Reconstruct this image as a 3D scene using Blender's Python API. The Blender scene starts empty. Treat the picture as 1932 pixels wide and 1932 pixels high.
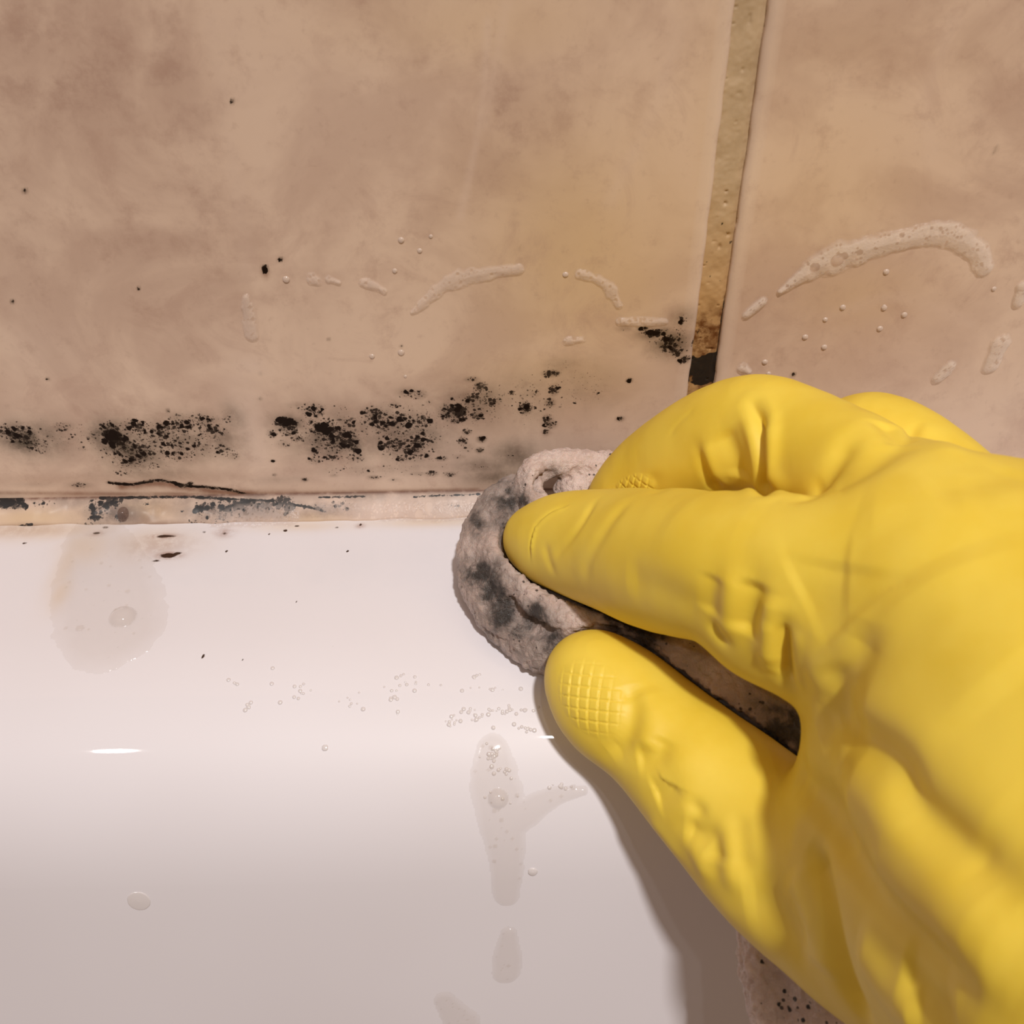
import bpy, bmesh, math, random
import numpy as np
from mathutils import Matrix, Vector
from mathutils.bvhtree import BVHTree

random.seed(7)
rng = np.random.default_rng(7)
S = bpy.context.scene

# ------------------------------------------------------------------ camera
FPX = 1950.0
PITCH = math.radians(42); ROLL = math.radians(1.0)
sp, cp = math.sin(PITCH), math.cos(PITCH)
DJ = .2348; V0 = (932 - 966) / FPX
CAM = np.array([0, -DJ * (cp - V0 * sp), DJ * (sp + V0 * cp)])
FW = np.array([0, cp, -sp])
_R = np.array([1., 0, 0]); _U = np.array([0, sp, cp])
RT = _R * math.cos(ROLL) - _U * math.sin(ROLL)
UP = _U * math.cos(ROLL) + _R * math.sin(ROLL)
cd = bpy.data.cameras.new('camera'); cam = bpy.data.objects.new('camera', cd)
S.collection.objects.link(cam); S.camera = cam
cd.sensor_width = 36; cd.lens = FPX / 1932 * 36; cd.clip_start = .005; cd.clip_end = 50
m = Matrix.Identity(4)
for i in range(3):
    m[i][0] = RT[i]; m[i][1] = UP[i]; m[i][2] = -FW[i]; m[i][3] = CAM[i]
cam.matrix_world = m
cd.dof.use_dof = True; cd.dof.focus_distance = .215; cd.dof.aperture_fstop = 34

# ------------------------------------------------------------------ light
W = bpy.data.worlds.new('world'); S.world = W; W.use_nodes = True
bg = W.node_tree.nodes['Background']
bg.inputs[0].default_value = (1.0, .65, .44, 1); bg.inputs[1].default_value = .20
def lamp(name, direction, dist, size, power, color, target=(0.02, -.05, 0)):
    ld = bpy.data.lights.new(name, 'AREA'); ld.shape = 'DISK'; ld.size = size
    ld.energy = power; ld.color = color
    o = bpy.data.objects.new(name, ld); S.collection.objects.link(o)
    d = Vector(direction).normalized(); o.location = Vector(target) + d * dist
    o.rotation_euler = d.to_track_quat('Z', 'Y').to_euler()
    return o
lamp('ceiling_lamp', (.13, -.44, .88), 1.5, .08, 17.5, (1, .955, .93))
lamp('added_streak_light', (.03, -.42, .90), 1.6, .036, .8, (1, .95, .92))  # weak extra light, added to put the bright streak on the tub edge
lamp('second_ceiling_lamp', (-.40, -.45, .80), 1.8, .07, 1.5, (1, .95, .92))
S.view_settings.view_transform = 'Standard'; S.view_settings.look = 'None'
S.view_settings.gamma = 1; S.view_settings.use_curve_mapping = False
S.view_settings.exposure = 0

# ------------------------------------------------------------------ helpers
def ray(px, py):
    return FW + (px - 966) / FPX * RT - (py - 966) / FPX * UP
def P(px, py, d): return CAM + d * ray(px, py)
def hit_wall(px, py):
    a = ray(px, py); q = CAM + a * (-CAM[1] / a[1]); return q[0], q[2]

def srgb(r, g, b):
    f = lambda v: (v / 255 / 12.92) if v / 255 <= .04045 else ((v / 255 + .055) / 1.055) ** 2.4
    return (f(r), f(g), f(b), 1)

def link(name, me, mat=None, parent=None):
    o = bpy.data.objects.new(name, me); S.collection.objects.link(o)
    if mat: me.materials.append(mat)
    if parent: o.parent = parent
    return o
def tag(o, label=None, cat=None, group=None, kind=None):
    if label: o['label'] = label
    if cat: o['category'] = cat
    if group: o['group'] = group
    if kind: o['kind'] = kind
    return o

def mesh_np(name, V, Fq, smooth=True):
    V = np.asarray(V, np.float32); Fq = np.asarray(Fq, np.int32)
    me = bpy.data.meshes.new(name)
    me.vertices.add(len(V)); me.vertices.foreach_set('co', V.ravel())
    n, k = Fq.shape
    me.loops.add(n * k); me.loops.foreach_set('vertex_index', Fq.ravel())
    me.polygons.add(n); me.polygons.foreach_set('loop_start', np.arange(0, n * k, k, dtype=np.int32))
    me.polygons.foreach_set('loop_total', np.full(n, k, np.int32))
    me.update(calc_edges=True); me.validate()
    if smooth: me.polygons.foreach_set('use_smooth', np.ones(n, bool))
    me.update()
    return me
def setattr_col(me, name, C):
    a = me.attributes.new(name, 'FLOAT_COLOR', 'POINT')
    C = np.concatenate([C, np.ones((len(C), 4 - C.shape[1]))], 1) if C.shape[1] < 4 else C
    a.data.foreach_set('color', C.astype(np.float32).ravel())
def getco(me):
    a = np.empty(len(me.vertices) * 3, np.float32); me.vertices.foreach_get('co', a); return a.reshape(-1, 3)
def getno(me):
    a = np.empty(len(me.vertices) * 3, np.float32); me.vertices.foreach_get('normal', a); return a.reshape(-1, 3)
def grid_faces(nx, ny):
    i = np.arange(nx * ny).reshape(ny, nx)
    return np.stack([i[:-1, :-1], i[:-1, 1:], i[1:, 1:], i[1:, :-1]], -1).reshape(-1, 4)

# value noise in numpy (2D / 3D), smooth, range 0..1
_T = rng.random((64, 64, 64)).astype(np.float32)
def vnoise(p, scale):
    q = np.asarray(p, np.float64) * scale
    if q.shape[1] == 2: q = np.concatenate([q, np.zeros((len(q), 1))], 1)
    i = np.floor(q).astype(int); f = q - i; f = f * f * (3 - 2 * f); i &= 63; j = (i + 1) & 63
    r = 0
    for a in (0, 1):
        for b in (0, 1):
            for c in (0, 1):
                w = (f[:, 0] if a else 1 - f[:, 0]) * (f[:, 1] if b else 1 - f[:, 1]) * (f[:, 2] if c else 1 - f[:, 2])
                r = r + w * _T[(j if a else i)[:, 0], (j if b else i)[:, 1], (j if c else i)[:, 2]]
    return r
def fbm(p, scale, oct=3):
    return sum(vnoise(np.asarray(p) + 3.1 * k, scale * 2 ** k) * .5 ** k for k in range(oct)) / (2 - .5 ** (oct - 1))
def seg_dist(p, a, b):
    """distance to segment and parameter, any dimension"""
    a = np.asarray(a, float); b = np.asarray(b, float); ba = b - a
    t = np.clip(((p - a) @ ba) / max(1e-18, ba @ ba), 0, 1)
    return np.linalg.norm(p - a - t[:, None] * ba, axis=1), t
def poly_dist(p, pts):
    """min distance to a polyline and arclength parameter 0..1"""
    pts = np.asarray(pts, float); L = np.linalg.norm(np.diff(pts, axis=0), axis=1); T = L.sum() + 1e-12
    best = np.full(len(p), 1e9); tt = np.zeros(len(p)); acc = 0
    for k in range(len(pts) - 1):
        d, t = seg_dist(p, pts[k], pts[k + 1]); mk = d < best
        best[mk] = d[mk]; tt[mk] = ((acc + t * L[k]) / T)[mk]; acc += L[k]
    return best, tt
def catmull(pts, n=6):
    pts = np.asarray(pts, float)
    if len(pts) < 3: return pts
    q = np.vstack([2 * pts[0] - pts[1], pts, 2 * pts[-1] - pts[-2]]); out = []
    for i in range(1, len(q) - 2):
        for t in np.arange(n) / n:
            out.append(.5 * (2 * q[i] + (q[i + 1] - q[i - 1]) * t + (2 * q[i - 1] - 5 * q[i] + 4 * q[i + 1] - q[i + 2]) * t * t
                             + (3 * q[i] - q[i - 1] - 3 * q[i + 1] + q[i + 2]) * t ** 3))
    out.append(pts[-1]); return np.array(out)

# ---- node helpers
def material(name):
    mt = bpy.data.materials.new(name); mt.use_nodes = True; nt = mt.node_tree
    return mt, nt, nt.nodes['Principled BSDF']
def N(nt, kind, **kw):
    n = nt.nodes.new('ShaderNode' + kind)
    for k, v in kw.items():
        if k.startswith('i_'):
            key = k[2:]; key = int(key) if key.isdigit() else key.replace('_', ' ')
            n.inputs[key].default_value = v
        else: setattr(n, k, v)
    return n
def mix(nt, fac, a, b):
    n = nt.nodes.new('ShaderNodeMix'); n.data_type = 'RGBA'
    for sock, v in ((n.inputs[0], fac), (n.inputs[6], a), (n.inputs[7], b)):
        if hasattr(v, 'links'): nt.links.new(v, sock)
        else: sock.default_value = v
    return n.outputs[2]
def math_(nt, op, *ins, clamp=False):
    n = nt.nodes.new('ShaderNodeMath'); n.operation = op; n.use_clamp = clamp
    for s_, v in zip(n.inputs, ins):
        if hasattr(v, 'links'): nt.links.new(v, s_)
        else: s_.default_value = v
    return n.outputs[0]
def ramp(nt, src, lo, hi, a=0., b=1.):
    n = nt.nodes.new('ShaderNodeMapRange'); n.interpolation_type = 'SMOOTHSTEP'
    nt.links.new(src, n.inputs[0])
    for k, v in zip((1, 2, 3, 4), (lo, hi, a, b)): n.inputs[k].default_value = v
    return n.outputs[0]
def noise(nt, scale, detail=3, rough=.55, dist=0.):
    tc = nt.nodes.new('ShaderNodeTexCoord'); n = nt.nodes.new('ShaderNodeTexNoise')
    nt.links.new(tc.outputs['Object'], n.inputs['Vector'])
    n.inputs['Scale'].default_value = scale; n.inputs['Detail'].default_value = detail
    n.inputs['Roughness'].default_value = rough; n.inputs['Distortion'].default_value = dist
    return n.outputs['Fac']
def voro(nt, scale, feature='F1', rand=1.):
    tc = nt.nodes.new('ShaderNodeTexCoord'); n = nt.nodes.new('ShaderNodeTexVoronoi'); n.feature = feature
    nt.links.new(tc.outputs['Object'], n.inputs['Vector']); n.inputs['Scale'].default_value = scale
    n.inputs['Randomness'].default_value = rand
    return n.outputs['Distance']
def bump(nt, h, strength, dist):
    n = nt.nodes.new('ShaderNodeBump'); nt.links.new(h, n.inputs['Height'])
    n.inputs['Strength'].default_value = strength; n.inputs['Distance'].default_value = dist
    return n.outputs[0]
def attr(nt, name):
    a = nt.nodes.new('ShaderNodeAttribute'); a.attribute_name = name
    s_ = nt.nodes.new('ShaderNodeSeparateColor'); nt.links.new(a.outputs['Color'], s_.inputs[0])
    return s_.outputs
def setin(b, **kw):
    for k, v in kw.items(): b.inputs[k.replace('_', ' ')].default_value = v

def mould_factor(nt, dens):
    """speckled colonies: denser attribute -> bigger merging specks"""
    def cells(scale):
        tc = nt.nodes.new('ShaderNodeTexCoord'); n = nt.nodes.new('ShaderNodeTexVoronoi'); n.inputs['Scale'].default_value = scale
        dn = nt.nodes.new('ShaderNodeTexNoise'); dn.inputs['Scale'].default_value = scale * 1.3; dn.inputs['Detail'].default_value = 3
        nt.links.new(tc.outputs['Object'], dn.inputs['Vector'])
        vm = nt.nodes.new('ShaderNodeVectorMath'); vm.operation = 'SCALE'; nt.links.new(dn.outputs['Color'], vm.inputs[0]); vm.inputs['Scale'].default_value = .9 / scale
        va = nt.nodes.new('ShaderNodeVectorMath'); va.operation = 'ADD'; nt.links.new(tc.outputs['Object'], va.inputs[0]); nt.links.new(vm.outputs[0], va.inputs[1])
        nt.links.new(va.outputs[0], n.inputs['Vector'])
        sc = nt.nodes.new('ShaderNodeSeparateColor'); nt.links.new(n.outputs['Color'], sc.inputs[0])
        return n.outputs['Distance'], math_(nt, 'ADD', .45, math_(nt, 'MULTIPLY', sc.outputs[0], 1.05))
    nz = noise(nt, 420, 5, .7); big = noise(nt, 130, 3, .6)
    out = None
    for scale, m_, amp in ((620, .62, 1.), (1150, .68, .92), (2200, .64, .75)):
        dist, rnd = cells(scale)
        lhs = math_(nt, 'MULTIPLY', math_(nt, 'MULTIPLY', dens, m_), rnd)
        rhs = math_(nt, 'ADD', math_(nt, 'MULTIPLY', dist, .85), math_(nt, 'MULTIPLY', nz, .42))
        f_ = math_(nt, 'MULTIPLY', ramp(nt, math_(nt, 'SUBTRACT', lhs, rhs), -.07, .09), amp)
        out = f_ if out is None else math_(nt, 'MAXIMUM', out, f_)
    return out

# ------------------------------------------------------------------ paint maps of stains (world metres on each surface)
MOULD = [(320,835,115,48,.66),(235,850,60,44,.75),(640,822,100,58,.60),(760,815,100,62,.64),(65,828,75,36,.62),(150,825,60,30,.5),(895,770,80,50,.58),(1000,755,100,60,.50),(1265,645,44,34,.72),(720,885,170,16,.5), # picture x, y, radius x, radius y, density
 (40,820,40,24,1.0),(60,835,26,20,.95),(12,812,26,16,.9),(118,806,30,12,.75),(150,835,16,16,.5),(75,852,20,8,.7),(155,845,14,8,.6),
 (178,820,12,9,.9),(212,822,28,26,1.25),(225,830,30,22,1.15),(255,805,34,16,1.0),(262,850,46,24,.95),(245,870,30,14,.95),(300,822,36,32,.85),
 (312,805,26,12,.95),(345,800,40,24,.85),(385,795,42,20,.8),(400,812,34,22,.85),(385,842,30,14,.85),(420,848,28,14,.8),(440,860,18,10,.85),
 (330,858,44,18,.7),(430,790,18,22,.6),(285,880,60,14,.55),(235,892,30,10,.6),(60,915,40,5,.35),(150,915,22,6,.8),
 (536,796,18,10,1.7),(545,803,34,16,.9),(512,818,14,10,.95),(550,815,28,12,.85),(562,828,16,9,.95),(535,838,24,12,.6),(590,775,34,18,.8),
 (575,765,40,8,.6),(604,780,9,7,1.1),(620,812,34,14,1.35),(640,822,30,14,1.45),(655,835,22,14,1.4),(605,808,40,22,.9),(660,797,22,14,.9),
 (594,850,10,8,1.1),(630,835,54,30,.82),(672,850,12,8,1.2),(672,862,28,12,.8),(595,868,24,10,.75),(628,862,20,10,.95),(640,770,24,14,.5),
 (705,785,34,22,.95),(720,795,36,20,.95),(750,790,40,22,.85),(775,800,30,18,.85),(800,795,22,18,.95),(727,808,16,10,1.0),(716,843,12,8,1.6),
 (705,853,9,7,1.3),(750,840,48,20,.9),(790,835,30,18,1.0),(778,852,24,12,.95),(760,865,24,8,.8),(815,828,14,16,.8),(832,865,16,6,.9),(800,858,40,18,.6),
 (770,742,26,12,.75),(790,745,22,12,.7),(745,765,16,8,.8),(810,760,14,10,.6),
 (866,777,14,12,1.75),(858,772,34,16,1.05),(842,783,16,12,1.0),(872,792,10,7,1.2),(858,795,10,6,1.1),(900,785,16,12,1.05),(893,752,26,16,.95),
 (905,730,14,12,1.15),(890,716,16,6,.9),(928,757,26,14,.95),(915,750,34,24,.8),(850,750,14,8,.6),(880,815,12,8,.9),(873,832,12,10,.95),(908,829,10,7,1.1),
 (905,850,9,6,1.1),(880,845,20,14,.55),(866,862,20,8,.55),(1000,740,50,40,.55),(993,772,16,12,1.15),(990,765,20,16,.8),(1032,790,14,12,.85),
 (1036,800,16,10,1.0),(1030,815,8,8,.9),(1040,705,20,9,1.0),(1045,735,14,14,.95),(1037,760,14,12,.9),(1010,742,16,10,.8),(965,741,6,5,1.3),
 (1100,735,90,60,.46),(1187,718,6,5,1.5),(1170,790,8,5,1.1),(1060,690,50,20,.45),(1180,620,16,6,.6),
 (1235,628,28,9,1.25),(1262,640,20,12,1.1),(1275,662,16,14,1.2),(1290,678,14,9,1.15),(1255,655,14,12,.9),(1287,600,14,14,.75),(1300,640,8,20,.5),(1215,620,14,6,1.1),
 (1285,607,5,6,1.6),(1309,648,6,6,1.2),
 (575,905,7,4,1.2),(705,900,14,5,.9),(745,905,14,5,.5),(815,893,14,6,1.0),(850,895,16,7,.85),(790,893,30,6,.55),(905,880,34,10,.5),(960,860,34,14,.45),(940,895,40,14,.4),
 (630,897,12,4,.6),(515,870,6,3,.9),(518,896,5,3,.9),
 (500,508,5.5,5.5,2.6),(529,490,5,2,1.5),(48,362,5,3,1.6),(24,570,4,2.5,1.5),(262,545,3,2.5,1.3),(438,191,3.5,3,1.3),(490,705,4,4,1.4),(491,752,4,4,1.2),
 (317,775,5,5,.9),(90,715,3.5,3,1.1),(460,665,3,3,1.2),(1878,283,4,4,1.3),(1497,707,4,4,1.5),(620,640,3,3,1.0),(757,653,3,3,.8),(980,470,3,3,.8),
]
HAZE = [(320,835,110,42,.36),(240,845,50,42,.5),(640,825,95,50,.36),(765,820,90,52,.36),(65,828,70,34,.40),(890,765,60,36,.30), # soft grey-green smudges left by the mould
 (45,828,50,28,.6),(215,828,40,30,.75),(260,860,60,34,.45),(340,830,70,34,.34),(415,830,45,36,.34),(440,790,22,26,.3),(545,800,34,18,.5),(620,830,60,36,.5),
 (660,835,36,26,.5),(730,800,56,34,.36),(770,845,60,32,.34),(860,778,34,20,.5),(915,755,38,30,.3),(990,770,24,18,.25),(1265,648,34,22,.55),(1240,630,34,12,.5),
 (285,890,80,16,.26),(915,880,60,18,.30),(970,860,40,26,.38),(935,900,60,16,.35),(780,880,90,12,.16),(540,905,60,8,.12),(1290,600,26,20,.25),(700,868,80,14,.12)]
def ell(p, lst, conv, pw=2.2):
    out = np.zeros(len(p))
    for (x, y, rx, ry, d) in lst:
        c = np.array(conv(x, y)); ex = np.array(conv(x + rx, y)); ey = np.array(conv(x, y - ry))
        ax = np.linalg.norm(ex - c); ay = np.linalg.norm(ey - c)
        near = (abs(p[:, 0] - c[0]) < 2.2 * ax) & (abs(p[:, 1] - c[1]) < 2.2 * ay)
        if not near.any(): continue
        q = (p[near] - c) / [ax, ay]; r = np.sqrt((q ** 2).sum(1))
        out[near] = np.maximum(out[near], d * np.exp(-(r ** pw) * .9))
    return out
def line_paint(p, pts, w, conv, val):
    q = np.array([conv(*a) for a in pts]); q = catmull(q, 4)
    d, t = poly_dist(p, q); return val * np.exp(-(d / w) ** 2)

# ------------------------------------------------------------------ tiled wall
GX = .0400; GW = .0026                        # grout line centre and half width
def dense_axis(lo, hi, parts):
    """parts: (a, b, step) fine ranges; coarse elsewhere"""
    xs = [lo]
    for a, b_, st in parts:
        xs += list(np.arange(a, b_, st))
    xs.append(hi); return np.unique(np.round(np.array(xs), 7))
X = dense_axis(-.42, .42, [(-.42, -.135, .02), (-.135, .135, .00042), (GX - .006, GX + .006, .00016), (.135, .42, .02)])
Z = dense_axis(-.004, .40, [(-.004, .046, .00036), (.046, .125, .0008), (.125, .40, .02)])
gx, gz = np.meshgrid(X, Z); p2 = np.stack([gx.ravel(), gz.ravel()], 1)
ux = np.abs(p2[:, 0] - GX)
y = np.zeros(len(p2))
wob = (vnoise(p2 * [0, 1], 260) - .5) * .0002
e = np.clip((ux + wob - GW) / .0016, 0, 1)      # rounded tile arris
y = .0011 * (1 - np.sqrt(np.clip(1 - (1 - e) ** 2, 0, 1)))
y[ux + wob < GW] = .0030
y += (fbm(p2, 30, 2) - .5) * .00022
V = np.stack([p2[:, 0], y, p2[:, 1]], 1)
me = mesh_np('wall_back', V, grid_faces(len(X), len(Z)))
conv = hit_wall
dens = ell(p2, MOULD, conv); haze = ell(p2, HAZE, conv, 2)
clean = [(470,700,26,60),(472,800,26,70),(700,850,14,26),(1340,600,4,4)]
for (x, yy, rx, ry) in clean: dens *= 1 - np.clip(ell(p2, [(x, yy, rx, ry, 1.)], conv, 4), 0, 1)
for pts, w, v in [([(205,910),(250,914),(300,906),(350,916),(400,920),(440,926),(480,936),(540,936)], .00045, 1.5),
                  ([(330,912),(345,918),(360,912)], .0006, 1.3), ([(640,933),(700,936),(780,934)], .0002, .8)]:
    dens = np.maximum(dens, line_paint(p2, pts, w, conv, v))
brown = np.maximum(line_paint(p2, [(230,918),(300,912),(360,922),(440,930),(560,934)], .0011, conv, .8),
                   line_paint(p2, [(0,930),(300,932),(600,930),(900,924)], .0006, conv, .6))
brown = np.maximum(brown, ell(p2, [(60,905,120,10,.25),(350,900,100,14,.3),(570,800,90,50,.16),(880,770,90,50,.2),(1290,640,30,40,.3),(400,830,60,40,.2),(500,515,8,10,.6)], conv))
yel = ell(p2, [(1130,470,220,220,.9),(1050,700,200,60,.5),(860,40,240,90,.5),(1350,300,90,300,.5),(1560,330,160,160,.5),(1640,100,220,90,.3),(700,60,150,60,.3),(1200,300,140,120,.5),
                   (1600,560,140,60,.4)], conv, 2)
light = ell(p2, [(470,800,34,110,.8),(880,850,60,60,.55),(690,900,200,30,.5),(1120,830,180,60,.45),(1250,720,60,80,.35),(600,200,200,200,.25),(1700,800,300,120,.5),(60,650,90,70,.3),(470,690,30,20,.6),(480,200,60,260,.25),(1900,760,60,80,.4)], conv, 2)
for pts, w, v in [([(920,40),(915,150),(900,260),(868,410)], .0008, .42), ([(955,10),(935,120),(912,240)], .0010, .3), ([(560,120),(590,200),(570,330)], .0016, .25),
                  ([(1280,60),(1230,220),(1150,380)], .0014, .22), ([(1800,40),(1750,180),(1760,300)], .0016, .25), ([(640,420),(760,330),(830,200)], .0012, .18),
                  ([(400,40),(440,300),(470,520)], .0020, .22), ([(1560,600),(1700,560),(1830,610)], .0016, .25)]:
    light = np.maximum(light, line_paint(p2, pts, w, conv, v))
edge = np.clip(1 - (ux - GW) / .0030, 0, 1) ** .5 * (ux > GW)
dark = ell(p2, [(120,120,160,140,.7),(330,160,70,130,.6),(380,400,90,90,.45),(970,200,60,90,.65),(1060,170,50,50,.45),(940,300,50,60,.4),(300,470,120,100,.3),(1850,230,60,60,.3),(30,400,40,200,.3),
                (1620,80,180,80,.25),(1480,560,80,60,.3),(250,60,160,60,.4)], conv, 2)
haze = np.maximum(haze * 1.7, .62 * np.clip(dens, 0, 1.2) ** 1.3); brown = np.maximum(brown, .22 * np.clip(dens, 0, 1))
setattr_col(me, 'stain', np.stack([dens, np.clip(brown, 0, 1), haze], 1))
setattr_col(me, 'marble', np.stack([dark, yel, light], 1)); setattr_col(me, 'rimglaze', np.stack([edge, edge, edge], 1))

mt, nt, b = material('glazed_tile'); L = nt.links.new
st = attr(nt, 'stain'); mb = attr(nt, 'marble')
n1 = noise(nt, 34, 5, .6, .6); n2 = noise(nt, 150, 5, .7); n3 = noise(nt, 12, 3, .5, 1.0)
c = mix(nt, ramp(nt, n1, .38, .62), srgb(202, 175, 155), srgb(221, 196, 174))
c = mix(nt, math_(nt, 'MULTIPLY', mb[1], ramp(nt, n3, .25, .6, .45, 1.)), c, srgb(210, 181, 141))
c = mix(nt, math_(nt, 'MULTIPLY', mb[0], ramp(nt, n2, .40, .62, .35, 1.)), c, srgb(170, 138, 122))
c = mix(nt, ramp(nt, noise(nt, 62, 6, .72, .8), .50, .70, 0, .38), c, srgb(182, 150, 132))
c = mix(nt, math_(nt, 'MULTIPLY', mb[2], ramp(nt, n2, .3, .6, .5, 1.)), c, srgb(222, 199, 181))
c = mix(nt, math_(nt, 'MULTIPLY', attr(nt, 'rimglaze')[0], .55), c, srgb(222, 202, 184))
c = mix(nt, ramp(nt, n2, .52, .75, 0, .35), c, srgb(170, 136, 118))
c = mix(nt, ramp(nt, noise(nt, 420, 3, .6), .58, .78, 0, .22), c, srgb(165, 132, 114))
c = mix(nt, math_(nt, 'MULTIPLY', st[1], ramp(nt, n2, .3, .6, .5, 1)), c, srgb(120, 70, 38))
c = mix(nt, math_(nt, 'MULTIPLY', st[2], ramp(nt, noise(nt, 260, 4, .7), .3, .65, .6, 1.15), clamp=True), c, srgb(80, 67, 50))
# a few stray specks everywhere near the tub
f = mould_factor(nt, st[0])
c = mix(nt, f, c, srgb(30, 20, 14))
L(c, b.inputs['Base Color']); setin(b, Roughness=.32)
L(math_(nt, 'SUBTRACT', .35, math_(nt, 'MULTIPLY', f, .3)), b.inputs['Specular IOR Level'])
L(bump(nt, n2, .08, .0004), b.inputs['Normal'])
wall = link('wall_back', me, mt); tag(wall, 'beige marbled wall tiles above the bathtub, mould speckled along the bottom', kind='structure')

# grout filling the vertical joint
gxs = np.linspace(-GW - .0002, GW + .0002, 26); gzs = dense_axis(-.004, .40, [(-.004, .13, .00022), (.13, .4, .01)])
gu, gv = np.meshgrid(gxs, gzs); q = np.stack([gu.ravel(), gv.ravel()], 1)
yy = .0009 + .0005 * (q[:, 0] / GW) ** 2 * 0 + (fbm(q, 400, 3) - .5) * .0003 + (vnoise(q, 1500) - .5) * .00006
pit = vnoise(q + 7, 800); yy += np.clip(pit - .90, 0, 1) * .004
yy += np.clip(q[:, 0] - GW * .62, 0, 1) * .5
low = np.clip((.030 - q[:, 1]) / .006, 0, 1); yy += low * (fbm(q + 2, 420, 3) - .3) * .0012
G = np.stack([q[:, 0] + GX, yy, q[:, 1]], 1)
me = mesh_np('grout', G, grid_faces(len(gxs), len(gzs)))
z1 = hit_wall(1330, 676)[1]; z2 = hit_wall(1340, 590)[1]; z3 = hit_wall(1355, 500)[1]; z4 = hit_wall(1385, 330)[1]; z0 = hit_wall(1322, 722)[1]
zz = q[:, 1] + (fbm(q, 420, 3) - .5) * .005
g_or = np.clip((z4 - zz) / (z4 - z2), 0, 1) * .75
g_br = np.clip((z2 + .002 - zz) / .004, 0, 1) * np.clip(.45 + fbm(q, 600, 3), 0, 1)
g_bk = np.clip((z1 + .0012 - zz) / .0014, 0, 1) * np.clip((zz - z0 + .0008) / .0012, 0, 1) * (.7 + 1.3 * fbm(q + 9, 900, 3))
g_bk = np.maximum(g_bk, np.exp(-((q[:, 0] - GW * .95) / .0002) ** 2) * np.clip((z3 - zz) / .01, 0, 1))
g_bk = np.maximum(g_bk, (vnoise(q + 5, 1000) > .93) * .8 * np.clip((z4 + .01 - zz) / .02, .0, 1))
setattr_col(me, 'stain', np.stack([g_bk, g_br, g_or], 1))
mt, nt, b = material('cement_grout'); L = nt.links.new; st = attr(nt, 'stain')
n1 = noise(nt, 500, 4, .7); n2 = noise(nt, 160, 4, .6)
c = mix(nt, ramp(nt, n2, .35, .65), srgb(182, 158, 126), srgb(196, 172, 140))
c = mix(nt, st[2], c, srgb(190, 148, 92))
c = mix(nt, math_(nt, 'MULTIPLY', st[1], ramp(nt, n1, .35, .62, .2, 1)), c, srgb(104, 62, 26))
c = mix(nt, ramp(nt, math_(nt, 'SUBTRACT', st[0], n1), -.1, .35), c, srgb(30, 24, 20))
L(c, b.inputs['Base Color']); setin(b, Roughness=.5); L(bump(nt, n1, .1, .0004), b.inputs['Normal'])
g = link('grout', me, mt, wall); tag(g, 'rough beige grout line, turning brown and black near the tub')

# ------------------------------------------------------------------ bathtub
RZ = -.0025
def tub_profile(s):
    """profile in y, z, by arc length from the wall: flat rim, rounded edge, steep inner side"""
    s = np.asarray(s, float)
    a = np.interp(s, _ps, _pa)
    n = np.stack([np.zeros_like(s), -np.sin(a), np.cos(a)], -1)
    return np.interp(s, _ps, _py), np.interp(s, _ps, _pz), n
_ps = np.linspace(0, .34, 6801)
_u = np.clip((_ps - .034) / .062, 0, 1); _pa = math.radians(71) * _u * _u * (3 - 2 * _u)
_py = -np.concatenate([[0], np.cumsum(np.cos(_pa[:-1]) * .00005)]); _pz = RZ - np.concatenate([[0], np.cumsum(np.sin(_pa[:-1]) * .00005)])
_ss = np.linspace(0, .33, 9000); _ty, _tz, _tn = tub_profile(_ss)
def hit_tub(px, py):
    a = ray(px, py)
    # implicit: angle along profile; find crossing of the ray in the y-z plane
    k = (_ty - CAM[1]) / a[1]; dz = CAM[2] + k * a[2] - _tz
    k2 = (_tz - CAM[2]) / a[2]; dy = CAM[1] + k2 * a[1] - _ty
    err = np.abs(dz * a[1] - dy * 0) if False else np.abs((_ty - CAM[1]) * a[2] - (_tz - CAM[2]) * a[1])
    i = int(np.argmin(err + (_ty > 0)))
    t = ((_ty[i] - CAM[1]) * a[1] + (_tz[i] - CAM[2]) * a[2]) / (a[1] ** 2 + a[2] ** 2)
    return CAM[0] + t * a[0], _ss[i]
TX = dense_axis(-.42, .42, [(-.42, -.13, .03), (-.13, .13, .0011), (.13, .42, .03)])
TS = dense_axis(0, .32, [(0, .020, .0004), (.020, .045, .001), (.045, .09, .0008), (.09, .32, .004)])
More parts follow.
